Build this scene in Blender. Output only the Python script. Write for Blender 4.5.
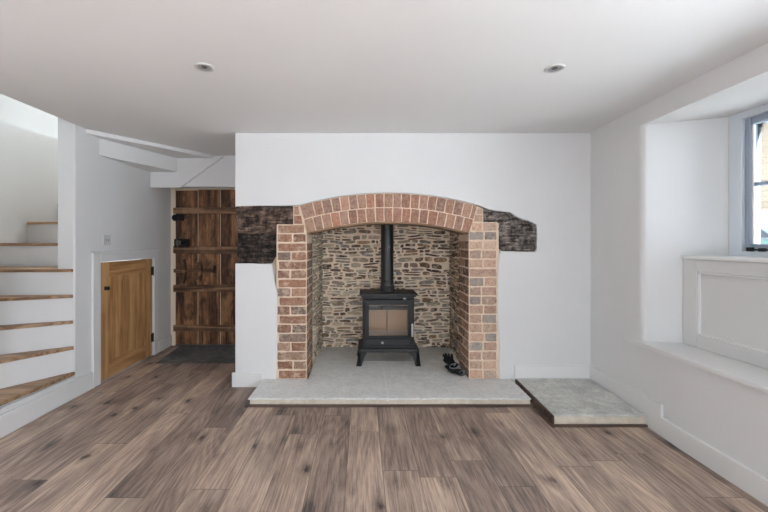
import bpy, bmesh, math, random
from mathutils import Vector, Matrix, noise
random.seed(7)
for o in list(bpy.data.objects): bpy.data.objects.remove(o)
S = bpy.context.scene
COL = S.collection

# ---------------------------------------------------------------- camera, world, exposure
cam = bpy.data.cameras.new('camera'); camo = bpy.data.objects.new('camera', cam); COL.objects.link(camo)
camo.location = (0, 0, 1.25); camo.rotation_euler = (math.radians(90), 0, 0)
cam.sensor_width = 36; cam.lens = 363/768*36; cam.shift_x = 0.02865; cam.shift_y = -0.01758
cam.clip_start = 0.02
S.camera = camo
w = bpy.data.worlds.new('world'); S.world = w; w.use_nodes = True
bg = w.node_tree.nodes['Background']; bg.inputs[0].default_value = (0.78, 0.89, 1.0, 1); bg.inputs[1].default_value = 9.0
S.view_settings.view_transform = 'Standard'; S.view_settings.look = 'None'; S.view_settings.gamma = 1
S.view_settings.exposure = 0.0
try: S.view_settings.use_curve_mapping = False
except Exception: pass
def area(name, loc, rot, sx, sy, power=0, portal=False, col=(1, 1, 1)):
    l = bpy.data.lights.new(name, 'AREA'); l.shape = 'RECTANGLE'; l.size = sx; l.size_y = sy; l.energy = power; l.color = col
    if portal: l.cycles.is_portal = True
    o = bpy.data.objects.new(name, l); COL.objects.link(o); o.location = loc; o.rotation_euler = rot
    return o
R = math.radians
area('daylight_window_portal', (2.66, 1.78, 1.63), (0, R(90), 0), 0.95, 1.3, portal=True)
area('daylight_roof_portal', (-2.85, 4.1, 4.35), (0, 0, 0), 0.8, 1.6, portal=True)
area('added_rear_opening_portal', (0, -2.7, 1.04), (R(90), 0, 0), 1.4, 2.0, portal=True)  # unseen rear opening, added to bring daylight into the room
area('added_near_opening_portal', (2.66, 0.15, 1.55), (0, R(90), 0), 1.1, 1.4, power=0, portal=True, col=(0.93, 0.97, 1.0))  # unseen side opening, added so sun and sky brighten the room

sl = bpy.data.lights.new('sun', 'SUN'); sl.energy = 105; sl.angle = 0.02; sl.color = (0.86, 0.95, 1.06)
so = bpy.data.objects.new('sun', sl); COL.objects.link(so)
so.rotation_euler = Vector((7.0, 1.0, 3.4)).to_track_quat('Z', 'Y').to_euler()

# ---------------------------------------------------------------- helpers
def srgb(r, g, b):
    f = lambda c: (c/255/12.92) if c/255 <= 0.04045 else ((c/255+0.055)/1.055)**2.4
    return (f(r), f(g), f(b), 1)
class NT:
    def __init__(s, name):
        s.m = bpy.data.materials.new(name); s.m.use_nodes = True; s.t = s.m.node_tree
        s.b = s.t.nodes['Principled BSDF']; s.out = s.t.nodes['Material Output']
        s._tc = None
    def new(s, ty, **kw):
        n = s.t.nodes.new(ty)
        for k, v in kw.items(): setattr(n, k, v)
        return n
    def put(s, sock, v):
        if v is None: return
        if isinstance(v, bpy.types.NodeSocket): s.t.links.new(v, sock)
        else:
            if hasattr(sock.default_value, '__len__') and not hasattr(v, '__len__'): v = [v]*len(sock.default_value)
            sock.default_value = v
    def obj(s):
        if not s._tc: s._tc = s.new('ShaderNodeTexCoord')
        return s._tc.outputs['Object']
    def math(s, op, a, b=None, c=None, clamp=False):
        n = s.new('ShaderNodeMath', operation=op, use_clamp=clamp)
        s.put(n.inputs[0], a); s.put(n.inputs[1], b)
        if c is not None: s.put(n.inputs[2], c)
        return n.outputs[0]
    def sep(s, v):
        n = s.new('ShaderNodeSeparateXYZ'); s.put(n.inputs[0], v); return n.outputs
    def comb(s, x=0, y=0, z=0):
        n = s.new('ShaderNodeCombineXYZ'); s.put(n.inputs[0], x); s.put(n.inputs[1], y); s.put(n.inputs[2], z); return n.outputs[0]
    def mapv(s, v, sc=(1, 1, 1), loc=(0, 0, 0), rot=(0, 0, 0)):
        n = s.new('ShaderNodeMapping'); s.put(n.inputs[0], v); n.inputs['Scale'].default_value = sc
        n.inputs['Location'].default_value = loc; n.inputs['Rotation'].default_value = rot; return n.outputs[0]
    def noise(s, v, scale=5, detail=3, rough=0.5, dist=0.0, color=False):
        n = s.new('ShaderNodeTexNoise'); s.put(n.inputs['Vector'], v); n.inputs['Scale'].default_value = scale
        n.inputs['Detail'].default_value = detail; n.inputs['Roughness'].default_value = rough; n.inputs['Distortion'].default_value = dist
        return n.outputs['Color' if color else 'Fac']
    def ramp(s, f, stops, interp='LINEAR'):
        n = s.new('ShaderNodeValToRGB'); s.put(n.inputs[0], f); n.color_ramp.interpolation = interp
        e = n.color_ramp.elements
        while len(e) < len(stops): e.new(0.5)
        for i, (p, c) in enumerate(stops):
            e[i].position = p; e[i].color = c if len(c) == 4 else (*c, 1)
        return n.outputs[0]
    def rng(s, f, a, b, c=0, d=1):
        n = s.new('ShaderNodeMapRange'); s.put(n.inputs[0], f)
        for i, x in enumerate((a, b, c, d)): s.put(n.inputs[i+1], x)
        return n.outputs[0]
    def mix(s, f, a, b, mode='MIX'):
        n = s.new('ShaderNodeMix', data_type='RGBA', blend_type=mode)
        s.put(n.inputs[0], f); s.put(n.inputs[6], a); s.put(n.inputs[7], b); return n.outputs[2]
    def bump(s, h, strength=0.3, dist=0.01, prev=None):
        n = s.new('ShaderNodeBump'); s.put(n.inputs['Height'], h); n.inputs['Strength'].default_value = strength
        n.inputs['Distance'].default_value = dist
        if prev is not None: s.put(n.inputs['Normal'], prev)
        return n.outputs[0]
    def fin(s, col=None, rough=None, nrm=None, metal=None, spec=None):
        s.put(s.b.inputs['Base Color'], col); s.put(s.b.inputs['Roughness'], rough); s.put(s.b.inputs['Metallic'], metal)
        if nrm is not None: s.put(s.b.inputs['Normal'], nrm)
        if spec is not None: s.put(s.b.inputs['Specular IOR Level'], spec)
        return s.m
G = lambda v: (v, v, v, 1)

def m_plain(name, col, rough=0.6, metal=0.0, bscale=None, bstr=0.1, spec=None, var=0.0):
    t = NT(name); c = col
    n = t.noise(t.obj(), bscale or 20, 4, 0.6)
    if var:
        c = t.mix(t.rng(n, 0.3, 0.7), tuple(x*(1-var) for x in col[:3])+(1,), tuple(min(1, x*(1+var)) for x in col[:3])+(1,))
    nr = t.bump(n, bstr, 0.004) if bscale else None
    return t.fin(c, rough, nr, metal, spec)

def m_wall(name, col, bstr=0.25, sc=3.0):
    t = NT(name)
    a = t.noise(t.obj(), sc, 3, 0.5); b = t.noise(t.obj(), 90, 3, 0.6)
    c = t.mix(t.rng(a, 0.3, 0.7), tuple(x*0.975 for x in col[:3])+(1,), col)
    n1 = t.bump(a, bstr, 0.02); n2 = t.bump(b, 0.08, 0.002, n1)
    return t.fin(c, 0.75, n2, None, 0.25)

def m_brick(name, limewash=0.6):
    t = NT(name)
    at = t.new('ShaderNodeAttribute', attribute_name='Col').outputs['Color']
    n = t.noise(t.obj(), 34, 6, 0.75); n2 = t.noise(t.obj(), 16, 5, 0.75, 0.3); n3 = t.noise(t.mapv(t.obj(), (1, 1, 1.6)), 95, 4, 0.75)
    c = t.mix(t.math('MULTIPLY', t.rng(n, 0.46, 0.64), 0.45), at, srgb(206, 174, 148))
    c = t.mix(t.math('MULTIPLY', t.rng(n, 0.44, 0.34), 0.6), c, srgb(104, 78, 68))
    c = t.mix(t.math('MULTIPLY', t.rng(n2, 0.53, 0.64), limewash), c, srgb(226, 202, 176))
    c = t.mix(t.math('MULTIPLY', t.rng(n3, 0.46, 0.32), 0.8), c, srgb(74, 58, 50))
    return t.fin(c, 0.9, t.bump(t.math('ADD', n, t.math('MULTIPLY', n3, 0.8)), 0.8, 0.006), None, 0.2)

def m_stone(name):
    t = NT(name)
    at = t.new('ShaderNodeAttribute', attribute_name='Col').outputs['Color']
    v = t.mapv(t.obj(), (1, 1, 2.4))
    n = t.noise(v, 30, 6, 0.75); n2 = t.noise(t.obj(), 110, 4, 0.75); n4 = t.noise(t.mapv(t.obj(), (1, 1, 1.5), (4, 2, 9)), 17, 5, 0.7)
    c = t.mix(t.math('MULTIPLY', t.rng(n, 0.42, 0.28), 0.8), at, srgb(74, 60, 50))
    c = t.mix(t.math('MULTIPLY', t.rng(n2, 0.47, 0.32), 0.6), c, srgb(84, 68, 56))
    c = t.mix(t.math('MULTIPLY', t.rng(n4, 0.52, 0.62), 0.75), c, srgb(240, 218, 190))
    return t.fin(c, 0.9, t.bump(t.math('ADD', n, t.math('MULTIPLY', n2, 0.6)), 0.9, 0.010), None, 0.2)

def m_mortar(name, ca, cb):
    t = NT(name)
    n = t.noise(t.obj(), 14, 5, 0.65); n2 = t.noise(t.obj(), 160, 4, 0.75)
    c = t.mix(t.rng(n, 0.35, 0.7), ca, cb)
    c = t.mix(t.math('MULTIPLY', t.rng(n2, 0.42, 0.3), 0.4), c, tuple(x*0.5 for x in ca[:3])+(1,))
    return t.fin(c, 0.95, t.bump(t.math('ADD', n, n2), 0.6, 0.006), None, 0.15)

def m_slab(name, ca, cb, cc, sc=6):
    t = NT(name)
    n = t.noise(t.obj(), sc*1.5, 6, 0.75, 0.4); n2 = t.noise(t.mapv(t.obj(), (0.6, 1, 1)), 70, 6, 0.8); n3 = t.noise(t.mapv(t.obj(), (1, 1, 1), (3, 7, 1)), 2.6, 4, 0.65)
    c = t.mix(t.rng(n, 0.36, 0.64), ca, cb)
    c = t.mix(t.math('MULTIPLY', t.rng(n3, 0.45, 0.65), 0.7), c, cc)
    c = t.mix(t.math('MULTIPLY', t.rng(n2, 0.46, 0.33), 0.65), c, tuple(x*0.4 for x in ca[:3])+(1,))
    c = t.mix(t.math('MULTIPLY', t.rng(n2, 0.55, 0.68), 0.6), c, tuple(min(1, x*1.35) for x in cb[:3])+(1,))
    return t.fin(c, t.rng(n2, 0.3, 0.7, 0.55, 0.85), t.bump(t.math('ADD', t.math('MULTIPLY', n, 1.5), n2), 0.9, 0.008), None, 0.35)

def m_wood(name, cols, axis='Z', scale=1.0, rough=0.5, dark=0.6, bstr=0.3, rings=9.0, stain=0.0):
    """grain along axis; cols = (dark, mid, light)"""
    t = NT(name)
    oi = t.new('ShaderNodeObjectInfo').outputs['Random']
    sc = {'X': (0.06, 1, 1), 'Y': (1, 0.06, 1), 'Z': (1, 1, 0.06)}[axis]
    at = t.new('ShaderNodeAttribute', attribute_name='Col').outputs['Color']
    r = t.math('MULTIPLY', t.math('ADD', oi, t.sep(at)[0]), 17.0)
    p = t.new('ShaderNodeVectorMath', operation='ADD'); t.put(p.inputs[0], t.obj()); t.put(p.inputs[1], t.comb(r, r, r))
    v = t.mapv(p.outputs[0], tuple(x*scale for x in sc))
    fine = t.noise(v, 90, 5, 0.65)
    warp = t.noise(v, 5, 3, 0.5)
    ring = t.math('SINE', t.math('MULTIPLY', warp, rings*6.28))
    big = t.noise(p.outputs[0], 2.5*scale, 4, 0.6)
    f = t.math('ADD', t.math('MULTIPLY', fine, 0.6), t.math('ADD', t.math('MULTIPLY', ring, 0.12), t.math('MULTIPLY', big, 0.4)))
    c = t.ramp(f, [(0.3, cols[0]), (0.5, cols[1]), (0.72, cols[2])])
    if stain:
        st = t.noise(t.mapv(p.outputs[0], (1, 1, 0.5)), 9, 5, 0.7, 0.6)
        c = t.mix(t.math('MULTIPLY', t.rng(st, 0.46, 0.66), stain), c, srgb(28, 18, 13))
    return t.fin(c, rough, t.bump(t.math('ADD', fine, t.math('MULTIPLY', ring, 0.15)), bstr, 0.004), None, 0.4)

def m_floor():
    t = NT('floor_laminate'); X, Y, Z = t.sep(t.obj())[:3]
    W_, L_ = 0.196, 1.30
    xs = t.math('DIVIDE', t.math('ADD', X, 0.0835+W_*20), W_); ix = t.math('FLOOR', xs); fx = t.math('SUBTRACT', xs, ix)
    wn = t.new('ShaderNodeTexWhiteNoise', noise_dimensions='1D'); t.put(wn.inputs['W'], ix)
    ys = t.math('ADD', t.math('DIVIDE', t.math('ADD', Y, 8.0), L_), t.math('MULTIPLY', wn.outputs['Value'], 1.0)); iy = t.math('FLOOR', ys); fy = t.math('SUBTRACT', ys, iy)
    w2 = t.new('ShaderNodeTexWhiteNoise', noise_dimensions='3D'); t.put(w2.inputs['Vector'], t.comb(ix, iy, 3.3))
    rnd = w2.outputs['Value']; rc = t.sep(w2.outputs['Color'])
    off = t.math('MULTIPLY', rnd, 37.0)
    v = t.comb(t.math('ADD', X, off), t.math('MULTIPLY', Y, 0.04), off)
    fine = t.noise(v, 170, 6, 0.8)
    v2 = t.comb(t.math('ADD', X, off), t.math('MULTIPLY', Y, 0.12), off)
    warp = t.noise(v2, 4.2, 2, 0.35, 0.1)
    ring = t.math('PINGPONG', t.math('MULTIPLY', warp, 46.0), 1.0)
    big = t.noise(t.comb(t.math('ADD', X, off), t.math('MULTIPLY', Y, 0.45), off), 4.5, 3, 0.5, 0.0)
    mid = t.noise(t.comb(t.math('ADD', X, off), t.math('MULTIPLY', Y, 0.05), off), 40, 3, 0.6, 0.0)
    f = t.math('ADD', t.math('MULTIPLY', fine, 0.54), t.math('MULTIPLY', ring, 0.07))
    f = t.math('ADD', f, t.math('MULTIPLY', mid, 0.28))
    f = t.math('ADD', f, t.math('MULTIPLY', big, 0.30))
    f = t.math('ADD', f, t.math('MULTIPLY', t.math('SUBTRACT', rnd, 0.5), 0.10))
    f = t.math('SUBTRACT', f, 0.032)
    # knots with a dark eye and a wide darker halo
    kv = t.new('ShaderNodeTexVoronoi', feature='F1'); kv.inputs['Scale'].default_value = 1.0
    t.put(kv.inputs['Vector'], t.comb(t.math('ADD', t.math('MULTIPLY', X, 6.0), off), t.math('ADD', t.math('MULTIPLY', Y, 4.2), off), 0.0))
    nz = t.noise(t.comb(t.math('ADD', X, off), t.math('MULTIPLY', Y, 0.6), off), 28, 4, 0.65)
    kd = t.math('ADD', kv.outputs['Distance'], t.math('MULTIPLY', t.math('SUBTRACT', nz, 0.5), 0.35))
    ks = t.math('GREATER_THAN', t.sep(kv.outputs['Color'])[0], 0.42)
    halo = t.math('MULTIPLY', t.math('MULTIPLY', t.rng(kd, 0.38, 0.06), ks), 0.11)
    f = t.math('SUBTRACT', f, halo)
    c = t.ramp(f, [(0.37, srgb(84, 73, 69)), (0.49, srgb(138, 119, 109)), (0.59, srgb(176, 152, 136)), (0.73, srgb(222, 197, 176))])
    c = t.mix(t.math('MULTIPLY', rc[1], 0.6), c, t.mix(1.0, c, srgb(212, 215, 218), 'MULTIPLY'))
    k = t.math('MULTIPLY', t.math('MULTIPLY', t.rng(kd, 0.13, 0.03), ks), 0.9)
    c = t.mix(k, c, srgb(50, 42, 40))
    # seams
    ex = t.math('MINIMUM', fx, t.math('SUBTRACT', 1.0, fx)); ey = t.math('MINIMUM', fy, t.math('SUBTRACT', 1.0, fy))
    sm = t.math('MAXIMUM', t.rng(ex, 0.012, 0.004), t.rng(ey, 0.0022, 0.0008))
    c = t.mix(t.math('MULTIPLY', sm, 0.6), c, srgb(52, 42, 38))
    h = t.math('SUBTRACT', t.math('MULTIPLY', fine, 0.5), sm)
    return t.fin(c, t.rng(fine, 0.3, 0.7, 0.42, 0.56), t.bump(h, 0.25, 0.003), None, 0.4)

def m_char(name, ca, cb, cc):
    t = NT(name)
    v = t.mapv(t.obj(), (0.22, 1, 1)); v2 = t.mapv(t.obj(), (1, 1, 0.5), rot=(0, R(40), 0))
    n = t.noise(v, 40, 6, 0.72, 0.3); n2 = t.noise(v2, 22, 5, 0.7); n3 = t.noise(t.obj(), 5, 3, 0.6)
    f = t.math('ADD', t.math('MULTIPLY', n, 0.6), t.math('MULTIPLY', n2, 0.4))
    c = t.ramp(f, [(0.43, ca), (0.52, cb), (0.62, cc)])
    Zc = t.sep(t.obj())[2]
    return t.fin(c, 0.8, t.bump(f, 1.0, 0.03), None, 0.3)

WHITE = m_wall('white_plaster', (0.77, 0.76, 0.75, 1))
CEIL = m_wall('ceiling_paint', (0.82, 0.81, 0.80, 1), 0.12, 1.5)
STAIRW = m_wall('stairwell_plaster', (0.80, 0.785, 0.75, 1))
GLOSSW = m_plain('white_satin_paint', (0.80, 0.79, 0.775, 1), 0.35)
GREYW = m_plain('window_grey_paint', srgb(160, 172, 188), 0.4)
FRAMEW = m_plain('window_frame_paint', srgb(222, 228, 234), 0.4)
PANELW = m_plain('panel_offwhite_paint', (0.70, 0.69, 0.67, 1), 0.4)
CREAM = m_plain('cream_paint_gap_light', srgb(238, 222, 198), 0.5)  # door frame paint, also colours the strip imitating light between the boards
BRICK = m_brick('old_brick'); ARCHB = m_brick('arch_brick', 0.15)
STONE = m_stone('rubble_stone')
MORTAR = m_mortar('lime_mortar', srgb(222, 198, 174), srgb(238, 218, 196))
MORTAR2 = m_mortar('rubble_mortar', srgb(248, 224, 198), srgb(255, 240, 220))
SLAB = m_slab('hearth_flagstone', srgb(226, 225, 221), srgb(244, 243, 239), srgb(233, 233, 230))
SLAB2 = m_slab('plinth_stone', srgb(200, 199, 193), srgb(234, 233, 226), srgb(172, 172, 168), 8)
SLATE = m_slab('dark_slate', srgb(92, 93, 95), srgb(130, 131, 133), srgb(80, 82, 85), 9)
RENDER = m_mortar('slab_bedding', srgb(214, 202, 182), srgb(232, 222, 205))
POINT = m_mortar('pale_pointing', srgb(236, 234, 228), srgb(246, 244, 240))
SOOT = m_plain('soot_black', srgb(50, 44, 40), 0.9, bscale=20)
FLOOR = m_floor()
TRIMW = m_wood('walnut_trim', (srgb(70, 54, 46), srgb(92, 74, 64), srgb(112, 92, 80)), 'X', 1, 0.5)
TREADW = m_wood('oak_tread', (srgb(112, 84, 60), srgb(152, 118, 88), srgb(184, 150, 116)), 'X', 1, 0.45)
OAK = m_wood('new_oak', (srgb(158, 112, 68), srgb(192, 144, 94), srgb(212, 168, 118)), 'Z', 1, 0.45, rings=7)
OAKH = m_wood('new_oak_horizontal', (srgb(158, 112, 68), srgb(192, 144, 94), srgb(212, 168, 118)), 'Y', 1, 0.45, rings=7)
OLD = m_wood('old_door_board', (srgb(54, 34, 24), srgb(124, 82, 54), srgb(184, 134, 94)), 'Z', 1.3, 0.6, bstr=0.8, rings=4, stain=0.85)
OLDH = m_wood('old_door_ledge', (srgb(72, 50, 36), srgb(126, 92, 66), srgb(176, 138, 106)), 'X', 0.9, 0.6, bstr=0.6, stain=0.4)
LINW = m_wood('arch_liner_wood', (srgb(90, 66, 48), srgb(128, 98, 72), srgb(160, 128, 98)), 'X', 1, 0.7)
CHARL = m_char('charred_timber', srgb(20, 17, 16), srgb(52, 45, 41), srgb(112, 92, 80))
CHARB = m_char('weathered_brown_timber', srgb(40, 31, 27), srgb(96, 78, 68), srgb(150, 126, 110))
CHARR = m_char('grey_weathered_timber', srgb(44, 39, 37), srgb(122, 112, 105), srgb(186, 172, 162))
IRON = m_plain('stove_black', srgb(37, 36, 36), 0.55, 0.0, bscale=300, bstr=0.1, spec=0.5)
PIPE = m_plain('pipe_black', srgb(33, 32, 32), 0.38, 0.0, spec=0.5)
BLACK = m_plain('black_iron', srgb(24, 24, 25), 0.5, 0.3, bscale=80, bstr=0.4)
RUST = m_plain('grey_worn_iron', srgb(112, 108, 100), 0.5, 0.5, bscale=60, bstr=0.5, var=0.3)
CHROME = m_plain('polished_steel', srgb(225, 224, 220), 0.3, 0.35)
STEEL = m_plain('brushed_steel', srgb(205, 204, 201), 0.5, 0.1)
ROCKER = m_plain('grey_rocker', srgb(160, 160, 160), 0.4)
FIREB = m_plain('vermiculite', srgb(222, 196, 168), 0.9, bscale=60, bstr=0.3, var=0.1)
GLOVE = m_plain('black_suede', srgb(20, 20, 21), 0.9, bscale=120, bstr=0.5)
CUFF = m_plain('grey_lining', srgb(120, 120, 122), 0.8)
LAMPIN = m_plain('lamp_inside', srgb(150, 150, 148), 0.3)
BEZEL = m_plain('bezel_paint', srgb(196, 196, 193), 0.3)
LENS = m_plain('lamp_lens', srgb(95, 95, 95), 0.15)
GLASSD = None
def m_glass(name, tint=(1, 1, 1, 1), gl=0.06, rough=0.02):
    t = NT(name); t.t.nodes.remove(t.b)
    a = t.new('ShaderNodeBsdfTransparent'); a.inputs[0].default_value = tint
    b = t.new('ShaderNodeBsdfGlossy'); b.inputs['Roughness'].default_value = rough
    f = t.new('ShaderNodeFresnel'); f.inputs[0].default_value = 1.45
    mx = t.new('ShaderNodeMixShader'); t.put(mx.inputs[0], t.math('ADD', f.outputs[0], gl, clamp=True))
    t.t.links.new(a.outputs[0], mx.inputs[1]); t.t.links.new(b.outputs[0], mx.inputs[2]); t.t.links.new(mx.outputs[0], t.out.inputs[0])
    return t.m
PANE = m_glass('window_glass', gl=0.0)
STOVEG = m_glass('stove_glass', (0.9, 0.87, 0.84, 1), 0.0, 0.25)

def link(name, bm, mats, parent=None, smooth=False):
    me = bpy.data.meshes.new(name); bm.normal_update(); bm.to_mesh(me); bm.free()
    for m in (mats if isinstance(mats, (list, tuple)) else [mats]): me.materials.append(m)
    if smooth:
        for p in me.polygons: p.use_smooth = True
    o = bpy.data.objects.new(name, me); COL.objects.link(o)
    if parent: o.parent = parent; o.matrix_parent_inverse = Matrix.Translation(-Vector(parent.location)) if parent.rotation_euler.z == 0 else parent.matrix_basis.inverted()
    return o
def empty(name, loc, label=None, cat=None, group=None, kind=None):
    o = bpy.data.objects.new(name, None); COL.objects.link(o); o.location = loc; o.empty_display_size = 0.05
    tag(o, label, cat, group, kind); return o
def tag(o, label=None, cat=None, group=None, kind=None):
    if label: o['label'] = label
    if cat: o['category'] = cat
    if group: o['group'] = group
    if kind: o['kind'] = kind
    return o
def box(bm, x0, x1, y0, y1, z0, z1, bev=0.0, mi=0, seg=1):
    vs = [bm.verts.new((x, y, z)) for x in (x0, x1) for y in (y0, y1) for z in (z0, z1)]
    fs = [(0, 1, 3, 2), (4, 6, 7, 5), (0, 4, 5, 1), (2, 3, 7, 6), (0, 2, 6, 4), (1, 5, 7, 3)]
    F = [bm.faces.new([vs[i] for i in f]) for f in fs]
    for f in F: f.material_index = mi
    if bev:
        es = list({e for f in F for e in f.edges})
        r = bmesh.ops.bevel(bm, geom=es, offset=bev, segments=seg, affect='EDGES', profile=0.5)
        for f in r['faces']: f.material_index = mi
    return F
def B(*a, **k):
    bm = bmesh.new(); box(bm, *a, **k); return bm
def prism(bm, pts, n0, n1, f, mi=0, bev=0):
    """pts 2d outline; f(p, t)->3d; between t=n0 and n1"""
    a = [bm.verts.new(f(p, n0)) for p in pts]; b = [bm.verts.new(f(p, n1)) for p in pts]
    F = [bm.faces.new(a), bm.faces.new(b[::-1])]
    for i in range(len(pts)):
        j = (i+1) % len(pts); F.append(bm.faces.new((a[j], a[i], b[i], b[j])))
    for q in F: q.material_index = mi
    if bev:
        es = list({e for q in F for e in q.edges})
        bmesh.ops.bevel(bm, geom=es, offset=bev, segments=2, affect='EDGES', profile=0.5)
    bmesh.ops.recalc_face_normals(bm, faces=bm.faces)
def tube(bm, p0, p1, r0, r1=None, n=24, caps=True, mi=0):
    p0, p1 = Vector(p0), Vector(p1); r1 = r0 if r1 is None else r1
    d = (p1-p0).normalized(); a = d.orthogonal().normalized(); b = d.cross(a)
    A = [bm.verts.new(p0+(a*math.cos(k*2*math.pi/n)+b*math.sin(k*2*math.pi/n))*r0) for k in range(n)]
    C = [bm.verts.new(p1+(a*math.cos(k*2*math.pi/n)+b*math.sin(k*2*math.pi/n))*r1) for k in range(n)]
    F = []
    for k in range(n): 
        f = bm.faces.new((A[k], A[(k+1) % n], C[(k+1) % n], C[k])); f.smooth = True; F.append(f)
    if caps: F += [bm.faces.new(A[::-1]), bm.faces.new(C)]
    for f in F: f.material_index = mi
def lathe(bm, prof, c, axis=(0, 0, 1), n=32, mi=0):
    c = Vector(c); d = Vector(axis).normalized(); a = d.orthogonal().normalized(); b = d.cross(a)
    rings = [[bm.verts.new(c+d*h+(a*math.cos(k*2*math.pi/n)+b*math.sin(k*2*math.pi/n))*max(r, 1e-5)) for k in range(n)] for r, h in prof]
    for i in range(len(rings)-1):
        for k in range(n):
            f = bm.faces.new((rings[i][k], rings[i][(k+1) % n], rings[i+1][(k+1) % n], rings[i+1][k])); f.smooth = True; f.material_index = mi
def path_tube(bm, pts, r, n=10):
    for i in range(len(pts)-1): tube(bm, pts[i], pts[i+1], r, n=n)
def collayer(bm): return bm.loops.layers.float_color.get('Col') or bm.loops.layers.float_color.new('Col')
def lump(bm, pts, f, h, inset, col, mi, back=0.01, mid=0.5, tilt=(0, 0)):
    """raised stone/brick on a surface: pts 2d, f(p,t)->3d (t outward)"""
    cl = collayer(bm); cx = sum(p[0] for p in pts)/len(pts); cy = sum(p[1] for p in pts)/len(pts)
    def shrink(p, d):
        dx, dy = p[0]-cx, p[1]-cy; L = math.hypot(dx, dy) or 1; k = max(0, (L-d)/L); return (cx+dx*k, cy+dy*k)
    rings = [[f(p, -back) for p in pts], [f(p, h*mid) for p in pts], [f(shrink(p, inset), h+tilt[0]*(p[0]-cx)+tilt[1]*(p[1]-cy)) for p in pts]]
    V = [[bm.verts.new(q) for q in r] for r in rings]; n = len(pts); F = []
    for i in range(2):
        for k in range(n): F.append(bm.faces.new((V[i][k], V[i][(k+1) % n], V[i+1][(k+1) % n], V[i+1][k])))
    c = bm.verts.new(f((cx, cy), h*1.15))
    for k in range(n): F.append(bm.faces.new((V[2][k], V[2][(k+1) % n], c)))
    for q in F:
        q.material_index = mi
        for l in q.loops: l[cl] = col
def quadpts(x0, x1, y0, y1, j=0.003, n=3):
    P = []
    c = [(x0, y0), (x1, y0), (x1, y1), (x0, y1)]
    for i in range(4):
        a, b = c[i], c[(i+1) % 4]
        for k in range(n):
            t = (k+0.001)/n if k else 0.0
            if k == 0:  # cut the corner
                d = 0.004; L = math.hypot(b[0]-a[0], b[1]-a[1]); 
                pa = c[i-1]; L2 = math.hypot(pa[0]-a[0], pa[1]-a[1])
                P.append((a[0]+(pa[0]-a[0])*d/L2+random.uniform(-j, j)*.5, a[1]+(pa[1]-a[1])*d/L2+random.uniform(-j, j)*.5))
                P.append((a[0]+(b[0]-a[0])*d/L+random.uniform(-j, j)*.5, a[1]+(b[1]-a[1])*d/L+random.uniform(-j, j)*.5))
            else:
                P.append((a[0]+(b[0]-a[0])*t+random.uniform(-j, j), a[1]+(b[1]-a[1])*t+random.uniform(-j, j)))
    return P
BR_L = [(158, 117, 97), (150, 111, 92), (166, 129, 107), (138, 103, 87), (138, 119, 109), (168, 135, 114), (148, 125, 109), (124, 108, 99), (156, 113, 91)]
BR_R = [(204, 168, 147), (192, 158, 139), (210, 180, 159), (184, 156, 140), (168, 159, 151), (206, 172, 150), (196, 172, 156), (160, 148, 141), (212, 174, 151)]
BR_A = [(170, 125, 107), (160, 116, 99), (178, 135, 116), (152, 111, 96), (164, 129, 114), (182, 143, 123), (146, 112, 100), (172, 121, 101)]
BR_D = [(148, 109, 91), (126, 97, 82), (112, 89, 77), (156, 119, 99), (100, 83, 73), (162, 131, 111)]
ST = [(176, 154, 132), (150, 126, 106), (194, 172, 148), (120, 97, 82), (158, 146, 134), (200, 180, 156), (178, 142, 108), (98, 78, 66), (206, 190, 168), (160, 150, 142), (138, 110, 88)]
def rc(pal, v=0.08):
    c = srgb(*random.choice(pal)); k = 1+random.uniform(-v, v)*2; return (c[0]*k, c[1]*k, c[2]*k, 1)

# ---------------------------------------------------------------- room dimensions
D = 3.15; SC = 363/D; H = 2.205; XL = -2.32
def W(u, v): return ((u-362)/SC, 1.25+(242.5-v)/SC)

# floor, ceiling
o = tag(link('floor', B(-3.4, 2.1, -2.8, 4.6, -0.10, 0.0), FLOOR), 'grey brown oak plank laminate floor', 'floor', kind='structure')
bm = bmesh.new(); box(bm, XL, 2.6, -2.8, 4.6, H, H+0.2); box(bm, -3.4, XL, -2.8, 1.98, H, H+0.2)
tag(link('ceiling', bm, CEIL), 'plain flat white plaster ceiling', 'ceiling', kind='structure')

# back wall (chimney breast face) outline
IN_L, IN_R = -0.482, 0.930
arc_c = W(388.5, 518); R_in = (518-221.8)/SC; R_out = (518-193.2)/SC
def arcp(r, u):  # point on the arch ring above image column u
    x = (u-388.5)/SC; return (arc_c[0]+x, arc_c[1]+math.sqrt(r*r-x*x))
top = [arcp(R_out+0.004, u) for u in (300.5, 312, 324, 336, 350, 364, 378, 390, 404, 418, 432, 446, 460, 472, 482.5)]
out = [W(235, 132.5)]; out[0] = (-1.102, H)
out += [(-1.102, W(0, 206.5)[1])] + [W(250, 206), W(266, 205.6), W(280, 206), W(293, 205.6)] + top
out += [W(*p) for p in ((490, 210), (503, 211.6), (510.6, 212.4), (514, 215), (521, 219), (529, 221.5), (536.2, 224.5), (537, 230), (537, 248), (535.5, 251.8), (524, 251.6), (512, 251.4),
                        (500.5, 251.0), (499.5, 256), (498.5, 264), (498, 280), (497.6, 300), (498.2, 322), (499.4, 345), (499, 366))]
out += [(W(499.4, 0)[0], 0.0), (2.05, 0.0), (2.05, H)]
bm = bmesh.new(); prism(bm, out, D, D+0.05, lambda p, t: (p[0], t, p[1]))
low = [W(236, 263.6), W(250, 263.4), W(264, 264), W(272.2, 263.6), W(273.4, 272), W(274.5, 281), W(276.8, 292), W(277.2, 300), W(276.6, 320), W(277.2, 340), W(276.4, 360), W(275.8, 376)]
low[0] = (-1.102, low[0][1]); low += [(W(275.8, 0)[0], 0.0), (-1.102, 0.0)]
prism(bm, low, D, D+0.05, lambda p, t: (p[0], t, p[1]))
es = [e for e in bm.edges if all(abs(v.co.y-D) < 1e-4 for v in e.verts)]
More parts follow.
